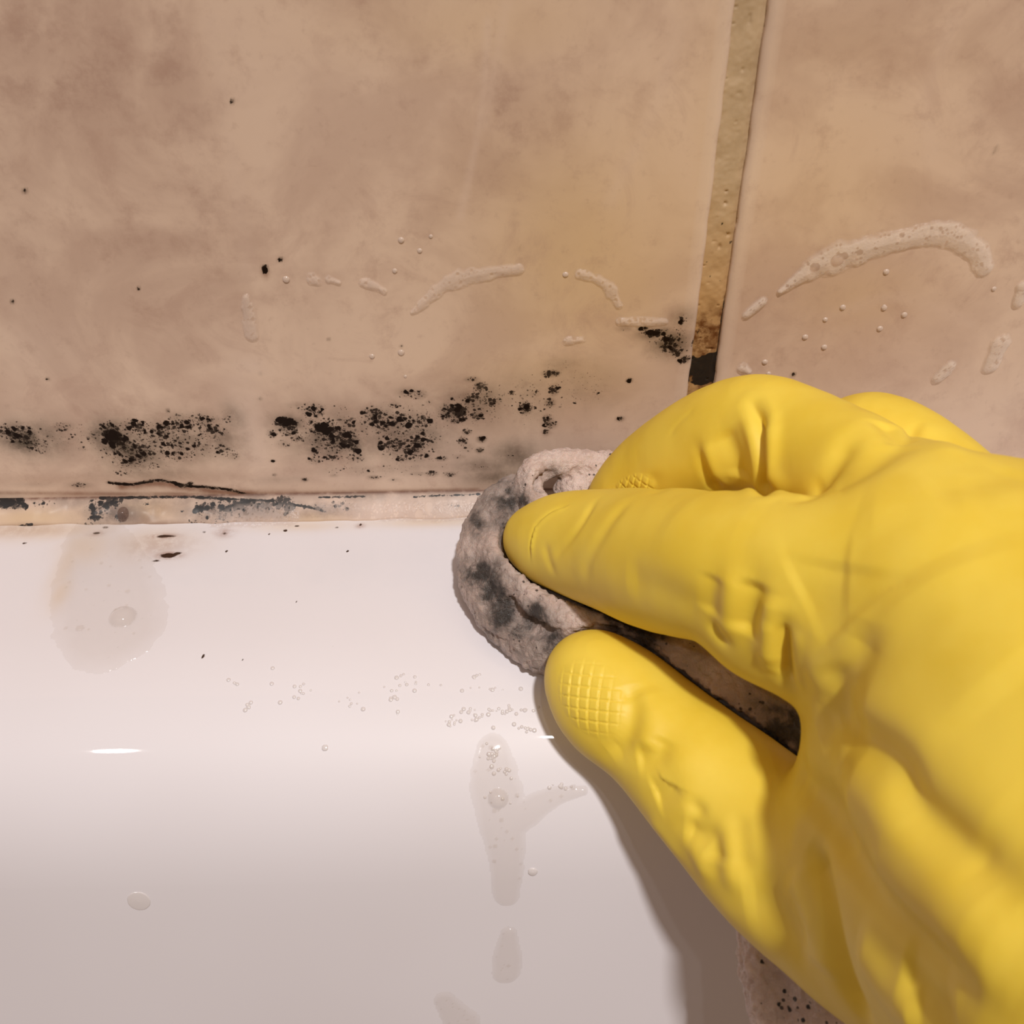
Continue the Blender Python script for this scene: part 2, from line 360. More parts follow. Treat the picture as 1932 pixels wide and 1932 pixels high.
# keep fine columns only where stains are; one grid is enough
TX = dense_axis(-.42, .42, [(-.42, -.13, .03), (-.13, .03, .0005), (.03, .13, .002), (.13, .42, .03)])
a, s_ = np.meshgrid(TX, TS); q = np.stack([a.ravel(), s_.ravel()], 1)
ty, tz, tn = tub_profile(q[:, 1])
wv = (fbm(q, 18, 2) - .5) * .0001
V = np.stack([q[:, 0], ty, tz], 1) + tn * wv[:, None]
me = mesh_np('bathtub', V, grid_faces(len(TX), len(TS))[:, ::-1])
TUBD = [(200,995,10,3,.9),(46,1025,6,2.5,1.1),(50,1080,6,2,.6),(182,1006,10,3,1.0),(310,1012,28,3,1.1),(306,1012,8,3,1.3),(318,1048,16,5,1.5),(335,1044,10,3,1.3),(296,1058,14,3,1.0),(428,1040,3,2,1.6),
        (656,1040,2.6,2.2,1.7),(680,990,4,3,1.3),(538,1001,5,2,1.4),(508,1008,3,2,1.3),(559,1137,2.4,2,1.6),(558,1232,2.2,2,1.5),(628,1220,2,2,1.2),(485,1155,2,2,1.),(457,1244,3,2,1.1),
        (365,1322,2,5,1.3),(278,1430,4,2,.7),(482,1707,2.6,2.6,1.2),(348,1793,2.4,2.4,1.2),(765,1500,2,5,.8),(560,992,7,2,1.2),(635,995,5,2,1.2),(385,1004,6,3,1.),(424,1006,9,4,.9),(120,1003,5,2,.8),
        (812,1886,3,2,.8),(655,1990,3,3,.6)]
dens = ell(q, TUBD, hit_tub)
dens = np.maximum(dens, line_paint(q, [(378,1240),(388,1237),(397,1237)], .00012, hit_tub, 1.5))
brown = ell(q, [(318,1048,24,7,.9),(308,1012,30,5,.7),(182,1006,16,5,.5),(424,1005,18,8,.55),(680,992,8,4,.6),(300,1030,60,20,.30),(40,1000,90,12,.25)], hit_tub)
yel = ell(q, [(60,1000,140,18,.7),(125,1060,22,60,.5),(112,1120,18,30,.5),(300,1020,90,30,.5),(560,992,120,10,.6),(800,985,120,10,.7),(160,1030,50,30,.5)], hit_tub, 2)
setattr_col(me, 'stain', np.stack([dens, brown, yel], 1))
mt, nt, b = material('white_enamel'); L = nt.links.new; st = attr(nt, 'stain')
n1 = noise(nt, 26, 4, .6); nv = noise(nt, 8, 3, .5)
c = mix(nt, ramp(nt, nv, .3, .7), srgb(224, 220, 224), srgb(230, 227, 232))
c = mix(nt, math_(nt, 'MULTIPLY', st[2], ramp(nt, n1, .3, .6, .5, 1)), c, srgb(214, 190, 158))
c = mix(nt, math_(nt, 'MULTIPLY', st[1], ramp(nt, noise(nt, 500, 4, .7), .3, .6, .2, 1)), c, srgb(140, 84, 44))
sc = ramp(nt, math_(nt, 'SUBTRACT', st[0], math_(nt, 'MULTIPLY', noise(nt, 700, 3, .6), .9)), .1, .45)
c = mix(nt, sc, c, srgb(58, 36, 24))
L(c, b.inputs['Base Color']); setin(b, Roughness=.45); b.inputs['Specular IOR Level'].default_value = .3
setin(b, Coat_Weight=.7, Coat_Roughness=.035)
L(bump(nt, noise(nt, 60, 3, .5), .05, .0006), b.inputs['Coat Normal'])
tub = link('bathtub', me, mt); tag(tub, 'white enamel bathtub, flat rim against the tiles and steep inner side', 'bathtub')

# silicone sealant bead between tiles and rim
BX = dense_axis(-.42, .42, [(-.42, -.13, .03), (-.13, .03, .00033), (.03, .13, .001), (.13, .42, .03)])
BT = np.linspace(0, 1, 34); a, t = np.meshgrid(BX, BT); a = a.ravel(); t = t.ravel()
lowe = -.0052 - (fbm(np.stack([a, a * 0], 1), 120, 3) - .5) * .0012
by = t * lowe; bz = .0014 * (1 - t) ** 1.5 + RZ * (1 - (1 - t) ** 1.5) + .0010 * np.sin(math.pi * t) ** .7
q = np.stack([a, by], 1); bz += (fbm(q, 260, 2) - .5) * .00025 * np.sin(math.pi * t)
bz[t > .999] = RZ - .0003; by[t < .001] = .0004
me = mesh_np('trim_1', np.stack([a, by, bz], 1), grid_faces(len(BX), len(BT))[:, ::-1])
def hit_bead(px, py):
    aa = ray(px, py); k = np.clip((py - 932) / 58, 0, 1); zz = .0014 * (1 - k) + RZ * k + .0006
    r = CAM + aa * ((zz - CAM[2]) / aa[2]); return r[0], r[1]
BD = [(10,948,36,12,1.9),(30,955,16,6,1.4),(44,957,6,3,1.8),(176,956,9,5,2.0),(178,974,14,4,2.0),(190,955,34,20,.95),(212,945,26,10,1.2),(200,938,16,5,1.3),(228,972,12,8,1.5),(170,985,30,10,.7),
      (75,950,30,10,.65),(100,948,20,8,.5),(275,948,8,3,1.0),(342,960,5,3,1.4),(375,955,14,12,1.25),(400,950,30,14,.85),(425,955,16,14,1.1),(455,945,40,12,1.25),(500,948,40,12,1.1),(530,938,20,8,1.5),(365,978,20,6,.8),
      (545,950,14,14,1.1),(600,950,50,10,.62),(640,945,26,10,.8),(652,952,8,6,1.2),(760,940,60,6,.4),(860,940,30,8,.6),(415,970,60,14,.6),(540,960,10,8,.9)]
BH = [(215,965,60,22,.85),(400,962,60,24,.8),(470,955,90,22,.8),(540,950,40,20,.7),(620,948,60,14,.55),(20,950,60,12,.5),(200,960,44,24,.62),(400,955,50,24,.62),(460,960,60,22,.6),(520,955,46,24,.6),(600,950,70,14,.45),(650,948,40,14,.35),(860,945,60,14,.28),(100,955,60,14,.25)]
dens = ell(q, BD, hit_bead); haze = ell(q, BH, hit_bead, 2)
for pts, w, v in [([(0,940),(40,950),(50,958)], .0005, 1.9), ([(190,938),(260,936),(350,934),(450,938),(540,940)], .00035, 1.4), ([(545,945),(590,952),(612,958)], .0003, 1.3),
                  ([(560,980),(585,986),(640,984),(720,986)], .00030, 1.4), ([(0,992),(40,988),(60,986)], .0003, 1.2), ([(600,932),(690,930)], .0003, 1.2), ([(780,930),(905,926)], .0003, 1.0)]:
    dens = np.maximum(dens, line_paint(q, pts, w, hit_bead, v))
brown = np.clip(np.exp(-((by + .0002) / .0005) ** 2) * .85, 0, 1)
brown = np.maximum(brown, ell(q, [(260,975,40,14,.5),(300,985,50,8,.6),(590,985,60,6,.8),(300,955,60,14,.35),(600,962,50,8,.5),(50,990,60,6,.5),(700,985,60,5,.5)], hit_bead))
haze = np.maximum(haze, (.12 + .6 * fbm(q, 130, 3)) * np.exp(-((by + .0010) / .0016) ** 2))
yel = np.clip(.15 + ell(q, [(60,975,100,16,.6),(280,960,60,20,.5),(590,968,50,10,.5),(860,980,60,14,.4)], hit_bead, 2), 0, 1)
setattr_col(me, 'stain', np.stack([dens, brown, haze], 1)); setattr_col(me, 'tint', np.stack([yel, yel, yel], 1))
mt, nt, b = material('old_silicone'); L = nt.links.new; st = attr(nt, 'stain'); tn_ = attr(nt, 'tint')
n1 = noise(nt, 300, 4, .65)
c = mix(nt, tn_[0], srgb(208, 184, 170), srgb(208, 180, 142))
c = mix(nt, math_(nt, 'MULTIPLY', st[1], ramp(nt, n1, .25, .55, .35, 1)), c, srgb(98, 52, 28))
c = mix(nt, math_(nt, 'MULTIPLY', st[2], ramp(nt, noise(nt, 200, 4, .7), .3, .6, .35, 1)), c, srgb(96, 82, 76))
c = mix(nt, mould_factor(nt, st[0]), c, srgb(26, 22, 22))
L(c, b.inputs['Base Color']); setin(b, Roughness=.45, Coat_Weight=.12, Coat_Roughness=.15)
tr = link('trim_1', me, mt); tag(tr, 'old silicone sealant bead between wall tiles and bathtub rim, mouldy', kind='structure')

# ------------------------------------------------------------------ implicit surfaces
def smin(a, b_, k):
    h = np.maximum(k - np.abs(a - b_), 0) / k
    return np.minimum(a, b_) - h * h * k * .25
def chain(Pn, pts, k=.003):
    """smooth chain of round cones; pts rows are x, y, z, radius"""
    d = None
    for i in range(len(pts) - 1):
        a, b_ = pts[i], pts[i + 1]; ba = b_[:3] - a[:3]
        pa = Pn - a[:3].astype(np.float32)
        t = np.clip((pa @ ba.astype(np.float32)) / np.float32(ba @ ba), 0, 1)
        e = np.linalg.norm(pa - t[:, None] * ba.astype(np.float32), axis=1) - (a[3] + t * (b_[3] - a[3])).astype(np.float32)
        d = e if d is None else smin(d, e, k)
    return d
def cpts(rows, n=3):
    """picture x, y, depth, picture radius -> world chain, smoothly resampled"""
    w = np.array([list(P(x, y, d)) + [r * d / FPX] for x, y, d, r in rows])
    return catmull(w, n)
def surface_net(fn, lo, hi, h):
    lo = np.array(lo); hi = np.array(hi); n = np.ceil((hi - lo) / h).astype(int) + 1
    ax = [lo[i] + h * np.arange(n[i]) for i in range(3)]
    Vv = np.empty(n, np.float32)
    yy, zz = np.meshgrid(ax[1], ax[2], indexing='ij'); yz = np.stack([yy.ravel(), zz.ravel()], 1).astype(np.float32)
    step = 12
    for i in range(0, n[0], step):
        xs = ax[0][i:i + step]
        pts = np.concatenate([np.concatenate([np.full((len(yz), 1), x, np.float32), yz], 1) for x in xs])
        Vv[i:i + step] = fn(pts).reshape(len(xs), n[1], n[2])
    ins = Vv < 0
    c = [ins[i:n[0] - 1 + i, j:n[1] - 1 + j, k:n[2] - 1 + k] for i in (0, 1) for j in (0, 1) for k in (0, 1)]
    cnt = sum(x.astype(np.int8) for x in c); act = (cnt > 0) & (cnt < 8)
    idx = np.full(act.shape, -1, np.int64); cells = np.argwhere(act); idx[act] = np.arange(len(cells))
    acc = np.zeros((len(cells), 3)); ct = np.zeros(len(cells))
    cor = [(i, j, k) for i in (0, 1) for j in (0, 1) for k in (0, 1)]
    for A in cor:
        for ax_ in range(3):
            if A[ax_]: continue
            B = list(A); B[ax_] = 1
            va = Vv[cells[:, 0] + A[0], cells[:, 1] + A[1], cells[:, 2] + A[2]]
            vb = Vv[cells[:, 0] + B[0], cells[:, 1] + B[1], cells[:, 2] + B[2]]
            mk = (va < 0) != (vb < 0); t = va[mk] / (va[mk] - vb[mk])
            pt = np.tile(np.array(A, float), (mk.sum(), 1)); pt[:, ax_] = t
            acc[mk] += pt; ct[mk] += 1
    verts = lo + h * (cells + acc / ct[:, None])
    quads = []
    for ax_ in range(3):
        sl0 = [slice(None)] * 3; sl1 = [slice(None)] * 3; sl0[ax_] = slice(0, -1); sl1[ax_] = slice(1, None)
        A = ins[tuple(sl0)]; B = ins[tuple(sl1)]
        e = np.argwhere(A != B); u, v = [k for k in range(3) if k != ax_]
        ok = (e[:, u] > 0) & (e[:, v] > 0) & (e[:, u] < n[u] - 1) & (e[:, v] < n[v] - 1); e = e[ok]
        def g(du, dv):
            w = e.copy(); w[:, u] -= du; w[:, v] -= dv; return idx[w[:, 0], w[:, 1], w[:, 2]]
        qd = np.stack([g(0, 0), g(1, 0), g(1, 1), g(0, 1)], 1)
        fl = A[e[:, 0], e[:, 1], e[:, 2]]
        if ax_ == 1: fl = ~fl
        qd[~fl] = qd[~fl][:, ::-1]; quads.append(qd)
    quads = np.concatenate(quads); quads = quads[(quads >= 0).all(1)]
    return verts, quads[:, ::-1] if True else quads
def fix_normals(me):
    bm = bmesh.new(); bm.from_mesh(me); bmesh.ops.recalc_face_normals(bm, faces=bm.faces[:]); bm.to_mesh(me); bm.free(); me.update()
def subdivided(me, lv=1, smooth=2):
    o = bpy.data.objects.new('tmp', me); S.collection.objects.link(o)
    if smooth:
        md = o.modifiers.new('s', 'SMOOTH'); md.factor = .5; md.iterations = smooth
    if lv:
        md = o.modifiers.new('u', 'SUBSURF'); md.levels = lv
    dg = bpy.context.evaluated_depsgraph_get(); dg.update()
    r = bpy.data.meshes.new_from_object(o.evaluated_get(dg)); bpy.data.objects.remove(o)
    return r
def sculpt(me, strokes):
    """creases and folds: each stroke is a path on the visible skin, with width and depth in metres (negative = valley)"""
    V = getco(me).astype(float); Nn = getno(me).astype(float)
    me.calc_loop_triangles()
    t = np.empty(len(me.loop_triangles) * 3, np.int32); me.loop_triangles.foreach_get('vertices', t)
    bvh = BVHTree.FromPolygons([tuple(v) for v in V], [tuple(x) for x in t.reshape(-1, 3).tolist()])
    def cast(x, y):
        r = ray(x, y); h = bvh.ray_cast(Vector(CAM), Vector(r).normalized())
        return None if h[0] is None else np.array(h[0])
    for st in strokes:
        pts, w, dep = st[0], st[1] * 1e-3, st[2] * 1e-3; kind = st[3] if len(st) > 3 else 'g'
        if len(pts) == 1: pts = [pts[0], (pts[0][0] + 1, pts[0][1])]
        pp = catmull(np.array(pts, float), 4)
        q = [cast(*a) for a in pp]; ds = [np.linalg.norm(a - CAM) for a in q if a is not None]
        if len(ds) < 2: continue
        q = [a for a in q if a is not None]; q = np.array(q)
        lo = q.min(0) - 3 * w; hi = q.max(0) + 3 * w
        nr = np.where(((V > lo) & (V < hi)).all(1))[0]
        if not len(nr): continue
        d, tt = poly_dist(V[nr], q)
        taper = np.clip(np.minimum(tt, 1 - tt) * 5 + .25, 0, 1) if len(q) > 3 else 1
        if kind == 'o': taper = np.clip((1 - tt) * 3 + .1, 0, 1)
        off = dep * np.exp(-(d / w) ** 2) * taper
        if kind == 'v': off = dep * np.clip(1 - d / w, 0, 1) ** 1.5 * taper - dep * .35 * np.exp(-((d - 1.5 * w) / (.7 * w)) ** 2) * taper
        if kind in ('s', 'o'):         # step: right-hand side of the path rises above the left
            tg = np.gradient(q, axis=0); near = np.array([np.argmin(((q - v) ** 2).sum(1)) for v in V[nr]])
            sd = np.einsum('ij,ij->i', np.cross(tg[near], Nn[nr]), V[nr] - q[near])
            sg = np.tanh(sd / np.linalg.norm(tg[near], axis=1) / (.25 * w))
            off = dep * sg * np.exp(-(d / w) ** 2) * taper
        V[nr] += Nn[nr] * off[:, None]
    me.vertices.foreach_set('co', V.astype(np.float32).ravel()); me.update()

# ------------------------------------------------------------------ gloved hand
index = cpts([(1009,1018,.2060,58),(1088,1026,.1975,86),(1180,1042,.1870,104),(1260,1058,.1760,120),(1370,1072,.1630,128),(1490,1085,.154,132),(1640,1110,.146,160)])
middle = cpts([(1165,945,.2110,56),(1235,905,.2060,84),(1330,855,.1950,102),(1425,820,.1840,103),(1510,850,.176,104),(1610,900,.164,110),(1740,990,.150,125)])
ring = cpts([(1560,960,.206,70),(1580,900,.198,88),(1628,853,.188,99),(1690,866,.181,97),(1770,915,.173,92),(1850,990,.163,95)])
little = cpts([(1700,960,.204,60),(1745,915,.196,78),(1800,935,.184,78),(1880,980,.170,80)])
thumb = cpts([(1112,1272,.1870,78),(1162,1325,.1850,96),(1235,1380,.1810,95),(1315,1455,.1760,111),(1392,1528,.1720,126),(1490,1620,.1650,146),(1640,1745,.154,155)])
palm = [cpts([(1660,1105,.147,138),(1830,1310,.135,195),(2150,1740,.112,320)],2),
        cpts([(1750,1010,.149,118),(1900,1180,.137,195),(2250,1500,.114,300)],2),
        cpts([(1860,1015,.158,88),(1990,1090,.148,150),(2300,1370,.124,270)],2),
        cpts([(1645,1742,.155,138),(1890,1872,.136,178),(2300,2150,.112,320)],2),
        cpts([(1660,1560,.154,118),(1800,1640,.139,198),(2100,1800,.116,300)],2),
        cpts([(1740,1250,.150,100),(1750,1400,.148,115),(1710,1520,.151,108)],2)]
web = cpts([(1425,1165,.1600,92),(1500,1170,.1560,98),(1575,1230,.1530,82),(1612,1310,.1545,54),(1590,1385,.156,28)])
lobe = cpts([(1550,1545,.1590,50),(1604,1468,.1520,58),(1672,1358,.1440,68),(1742,1240,.138,76),(1830,1150,.136,86)])
def hand_sdf(p):
    pl = None
    for c_ in palm:
        e = chain(p, c_, .006); pl = e if pl is None else smin(pl, e, .014)
    ix = chain(p, index, .004); wb = chain(p, web, .006)
    d = smin(smin(pl, ix, .006), wb, .003)
    md = smin(pl, chain(p, middle, .003), .005)
    rg = smin(pl, chain(p, ring, .003), .004)
    lt = smin(pl, chain(p, little, .003), .004)
    th = smin(pl, chain(p, thumb, .004), .005)
    d = smin(d, md, .0012); d = smin(d, rg, .0025); d = smin(d, lt, .004); d = smin(d, th, .003)
    d = smin(d, smin(pl, chain(p, lobe, .003), .0025), .0008)
    return d
hv, hq = surface_net(hand_sdf, (-.008, -.168, -.035), (.136, -.005, .084), .0009)
me = mesh_np('glove', hv, hq); fix_normals(me)
me = subdivided(me, 1, 3)
bm = bmesh.new(); bm.from_mesh(me)
_gc = [(Vector(P(1112, 1318, .180)), .0105), (Vector(P(1225, 905, .2)), .008)]
ed = [e_ for e_ in bm.edges if any((e_.verts[0].co - c_).length < rr and (e_.verts[1].co - c_).length < rr for c_, rr in _gc)]
bmesh.ops.subdivide_edges(bm, edges=ed, cuts=1, use_grid_fill=True, smooth=.4); bm.to_mesh(me); bm.free(); me.update()
CREASE = [
 # middle finger folds
 ([(1420,762),(1434,800),(1440,860),(1443,935)], 1.6, -1.5, 'v'), ([(1452,800),(1458,860),(1460,920)], 1.8, .6),
 ([(1362,810),(1378,850),(1395,905)], 2.6, -1.3), ([(1330,835),(1345,880),(1362,915)], 1.4, .5), ([(1318,850),(1332,890),(1350,925)], 1.2, -.8),
 ([(1310,772),(1280,800),(1262,822)], .6, -.12), ([(1235,905),(1245,925)], 1.6, -.3),
 # index folds
 ([(1069,955),(1040,968),(1012,992),(1003,1020),(1001,1050)], .7, -.45, 's'), ([(1122,945),(1096,990),(1072,1022),(1045,1052)], 1.0, -.35),
 ([(1185,948),(1152,985),(1118,1040),(1100,1090)], 1.5, -.35), ([(1030,1040),(1040,1070)], 1.2, -.3),
 ([(1350,1085),(1342,1120),(1338,1160)], 2.0, -.7), ([(1424,1095),(1414,1145),(1402,1195)], 2.2, -1.3), ([(1378,1110),(1378,1180)], 2.2, .7),
 ([(1452,1120),(1450,1200),(1450,1250)], 2.2, .8), ([(1478,1175),(1482,1230),(1486,1280)], 1.8, -1.4, 'v'), ([(1350,1190),(1362,1205)], 1.4, -.7),
 ([(1500,1120),(1560,1085),(1600,1080)], 6, -.5), ([(1250,980),(1330,990),(1420,1000)], 6, .3), ([(1180,1090),(1260,1120),(1330,1150)], 3.0, -.5),
 # joint between index and middle, ring hollow
 ([(1480,940),(1520,935),(1552,915),(1580,870),(1608,822)], 2.0, -.8), ([(1555,925),(1630,888),(1698,835)], 3.0, -.8),
 ([(1668,795),(1690,815),(1706,832)], 2.2, -1.3), ([(1700,834),(1722,815),(1735,800)], 1.0, -.6), ([(1640,790),(1600,810)], 4.0, .4), ([(1745,812),(1790,850)], 2.5, .5),
 ([(1745,930),(1840,905),(1932,890)], 5, -.6), ([(1620,960),(1750,940),(1850,930)], 6, .4),
 # web fold between index and thumb
 ([(1640,1170),(1625,1215),(1600,1270),(1570,1330),(1540,1390)], 3.4, -1.3),
 ([(1560,1250),(1575,1320),(1565,1370)], 3.0, -.9), ([(1600,1060),(1580,1130),(1600,1180)], 7, -.7),
 ([(1530,1200),(1530,1260)], 3.0, .6),
 # back-of-hand wrinkles
 ([(1560,1352),(1640,1400),(1700,1445),(1740,1530),(1830,1610),(1932,1700)], 2.8, -1.7), ([(1600,1330),(1700,1380),(1800,1470),(1932,1600)], 5, 1.0),
 ([(1590,1470),(1680,1540),(1790,1660),(1932,1790)], 4.2, 1.4),
 ([(1520,1500),(1560,1560),(1600,1612),(1650,1680),(1739,1775),(1860,1890)], 3.0, -1.7), ([(1640,1610),(1740,1710),(1860,1810),(1932,1870)], 4.5, 1.2),
 ([(1522,1590),(1545,1650),(1565,1720),(1590,1830),(1630,1932)], 2.6, -1.9), ([(1500,1640),(1530,1740),(1560,1840)], 4, .9),
 ([(1620,1780),(1680,1870),(1740,1930)], 4, 1.2), ([(1700,1830),(1760,1900),(1800,1932)], 3.4, -1.2),
 ([(1500,1450),(1525,1490),(1570,1520),(1600,1590)], 3.0, -1.3), ([(1440,1560),(1490,1640)], 5, .6),
 ([(1760,1060),(1850,1200),(1932,1290)], 9, .8), ([(1700,1040),(1640,1100)], 8, .3), ([(1800,1480),(1880,1540)], 6, -.3),
 # thumb folds
 ([(1150,1425),(1178,1400),(1196,1340),(1186,1290)], 1.9, -.9), ([(1205,1300),(1228,1360),(1222,1420)], 3.0, .7),
 ([(1200,1432),(1238,1425),(1252,1390)], 2.0, -.9), ([(1232,1500),(1262,1490),(1268,1478)], 2.4, -.9), ([(1290,1440),(1290,1500)], 3.0, .4),
 ([(1312,1522),(1318,1528)], 1.3, -.6), ([(1290,1560),(1318,1575),(1345,1585),(1352,1630)], 2.2, -1.2), ([(1370,1600),(1380,1650)], 2.4, .7), ([(1395,1560),(1400,1620)], 2.0, -.6),
 ([(1310,1600),(1325,1635)], 2.0, .5), ([(1400,1690),(1470,1720),(1530,1790)], 4.0, -.8), ([(1240,1560),(1270,1600)], 2.0, .4)]
sculpt(me, CREASE)
# raised diamond grip pattern on the finger pads
V = getco(me).astype(float); Nn = getno(me).astype(float)
def grip(c0, ux, uy, rx, ry, pitch, h):
    o = P(*c0); X_ = P(*ux) - o; X_ /= np.linalg.norm(X_); Y_ = P(*uy) - o; Y_ -= X_ * (X_ @ Y_); Y_ /= np.linalg.norm(Y_)
    r = V - o; a = r @ X_; b_ = r @ Y_
    mk = np.clip(1.5 - ((a / rx) ** 2 + (b_ / ry) ** 2) * 1.5, 0, 1) * ((Nn @ (CAM - o)) > 0) * (np.linalg.norm(r, axis=1) < .0095)
    u = (a + b_) / pitch; v = (a - b_) / pitch
    f = np.minimum(np.abs(u - np.round(u)), np.abs(v - np.round(v))) * 2
    tile = np.clip(f / .22, 0, 1) * (.45 + .55 * (u - np.floor(u)))
    V[:] += Nn * (h * (tile * mk))[:, None]
grip((1112,1318,.176), (1160,1375,.174), (1160,1275,.174), .0074, .0058, .0026, .00040)
grip((1225,908,.2), (1290,880,.192), (1250,950,.2), .0068, .0032, .0022, .00050)
V += Nn * ((fbm(V, 130, 2) - .5) * .0004)[:, None]
me.vertices.foreach_set('co', V.astype(np.float32).ravel()); me.update()
me.polygons.foreach_set('use_smooth', np.ones(len(me.polygons), bool))
mt, nt, b = material('yellow_rubber'); L = nt.links.new
n1 = noise(nt, 60, 4, .6); n2 = noise(nt, 1400, 3, .6)
c = mix(nt, ramp(nt, n1, .3, .7), srgb(234, 203, 64), srgb(240, 212, 80))
L(c, b.inputs['Base Color']); setin(b, Roughness=.5, Subsurface_Weight=.12, Subsurface_Scale=.003)
b.inputs['Subsurface Radius'].default_value = (1, .6, .1); b.inputs['Specular IOR Level'].default_value = .45
L(bump(nt, n2, .06, .0003), b.inputs['Normal'])
glove = link('rubber_glove', me, mt)
tag(glove, 'yellow rubber household glove on a right hand pinching the wet cloth', 'glove')

# ------------------------------------------------------------------ cleaning cloth
CL = [
 (cpts([(1180,884,.2180,28),(1090,874,.2180,21),(1038,874,.2170,20),(1004,893,.2150,20),(997,930,.2125,21),(1025,968,.2105,24),(1075,1000,.2100,26)]), .0004),
 (cpts([(1190,925,.2190,46),(1120,920,.2190,36),(1072,925,.2190,26)]), .0004),
 (cpts([(985,925,.2190,30),(950,965,.2170,46),(925,1030,.2135,54),(920,1095,.2090,48),(950,1160,.2050,44),(1000,1205,.2010,42),(1050,1230,.1980,44),(1120,1260,.197,40)]), .0008),
 (cpts([(955,1000,.2110,34),(935,1055,.2070,34),(985,1110,.2015,38),(1040,1152,.1975,40),(1100,1185,.1950,44),(1180,1215,.192,54),(1290,1265,.187,62),(1400,1340,.182,62),(1500,1418,.177,42),(1560,1440,.176,34)]), .0006),
 (cpts([(1000,1010,.2190,50),(1010,1080,.2140,54),(1080,1130,.2080,56),(1180,1180,.2,56),(1320,1210,.194,60),(1450,1330,.184,60)]), .002),
 (cpts([(1110,1145,.1980,26),(1200,1180,.1940,34),(1300,1220,.190,46),(1420,1300,.184,45),(1500,1350,.180,40)]), .0006),
 (cpts([(1000,1185,.2020,34),(1060,1200,.1990,30),(1100,1215,.197,30)]), .0010)]
TAIL = [cpts([(1430,1600,.178,40),(1436,1730,.176,36),(1452,1770,.176,40),(1446,1820,.175,36),(1466,1870,.174,44),(1470,1930,.172,36),(1490,2000,.172,46)]),
        cpts([(1480,1600,.176,60),(1520,1760,.172,66),(1540,1870,.171,76),(1550,2000,.170,80)]),
        cpts([(1530,1780,.169,60),(1600,1880,.167,70),(1620,2000,.166,70)]),
        cpts([(1400,1330,.185,50),(1430,1480,.185,50),(1470,1620,.180,60)])]
def cloth_sdf(p):
    d = None
    for c_, k in CL:
        e = chain(p, c_, .002); d = e if d is None else smin(d, e, k)
    for c_ in TAIL: d = smin(d, chain(p, c_, .003), .003)
    # the hand presses it in; it rests on rim and wall
    d = np.maximum(d, .0007 - hand_sdf(p))
    rimz = np.where(p[:, 1] > -.046, RZ + .0002, -9)
    d = np.maximum(d, rimz - p[:, 2]); d = np.maximum(d, p[:, 1] + .0004)
    return d
cv, cq = surface_net(cloth_sdf, (-.014, -.115, -.075), (.062, .002, .035), .0008)
me = mesh_np('cloth', cv, cq); fix_normals(me)
me = subdivided(me, 1, 2)
sculpt(me, [([(955,1125),(975,1155),(1010,1185),(1050,1200)], 1.5, -2.0), ([(1040,895),(1022,905),(1015,925)], 1.0, -2.2), ([(985,885),(978,920),(985,950)], 1.6, -.8),
            ([(905,960),(930,990)], 1.5, -.5), ([(880,1050),(905,1060),(940,1085)], 1.8, -.8), ([(1100,1130),(1160,1160),(1230,1190)], 1.0, -1.6), ([(1130,1180),(1200,1200),(1260,1225)], 1.0, -1.2),
            ([(900,1180),(925,1200),(960,1215)], 1.2, -.8), ([(1000,1080),(1060,1125)], 1.6, .6), ([(1460,1780),(1475,1932)], 2.5, -1.2), ([(1420,1750),(1430,1900)], 2.2, .8)])
V = getco(me).astype(float); Nn = getno(me).astype(float)
ter = (vnoise(V, 1700) - .5) * .0006 + (fbm(V, 360, 2) - .5) * .0007 + (vnoise(V * [1, 1, .5], 1000) - .5) * .0005
V += Nn * ter[:, None]
gm = glove.data; gm.calc_loop_triangles(); _t = np.empty(len(gm.loop_triangles) * 3, np.int32); gm.loop_triangles.foreach_get('vertices', _t)
gb = BVHTree.FromPolygons([tuple(v) for v in getco(gm).tolist()], _t.reshape(-1, 3).tolist())
for _ in range(2):                       # keep the cloth just clear of the skin of the glove
    for i_ in range(len(V)):
        hco, hn, _x, hd = gb.find_nearest(Vector(V[i_]), .0016)
        if hco is not None:
            sd = (Vector(V[i_]) - hco).dot(hn)
            if sd < .0004: V[i_] = hco + hn * .00045
me.vertices.foreach_set('co', V.astype(np.float32).ravel()); me.update()
me.polygons.foreach_set('use_smooth', np.ones(len(me.polygons), bool))
GR = [(1115,1138,.198,14,1.3),(1150,1160,.198,14,1.2),(1190,1178,.198,16,1.3),(1225,1190,.196,16,1.3),(1250,1200,.196,14,1.1),(960,925,.215,26,1.1),(1010,1150,.2,24,.9),(920,1035,.21,14,.6),(950,940,.215,48,1.0),(965,985,.212,45,1.0),(905,985,.214,40,.75),(990,945,.213,26,.9),(905,1085,.207,46,.95),(930,1110,.205,46,.95),(950,1160,.203,50,1.0),(1000,1190,.2,56,1.0),(1040,1225,.197,50,.95),
      (940,1200,.200,46,.6),(890,1060,.209,26,.5),(940,1060,.208,22,.6),(1120,1140,.198,20,1.1),(1180,1170,.196,28,.7),(1230,1195,.194,40,1.0),(1160,1180,.196,24,.8),(1500,1390,.180,90,1.0),(1420,1330,.184,50,.7),(1300,1250,.190,40,.35),
      (1040,895,.217,20,.5),(1500,1850,.168,70,.3),(1000,1095,.205,20,.3)]
gray = np.zeros(len(V))
for x, yv, d_, r, v in GR:
    gray = np.maximum(gray, v * np.exp(-(np.linalg.norm(np.cross(V - CAM, ray(x, yv) / np.linalg.norm(ray(x, yv))), axis=1) / (r * d_ / FPX * 1.1)) ** 2))
SPK = [(1480,1870),(1500,1885),(1525,1900),(1490,1905),(1540,1875),(1470,1895),(1515,1925),(1438,1815)]
gray *= np.clip(.25 + 1.3 * fbm(V, 260, 3), 0, 1.15)
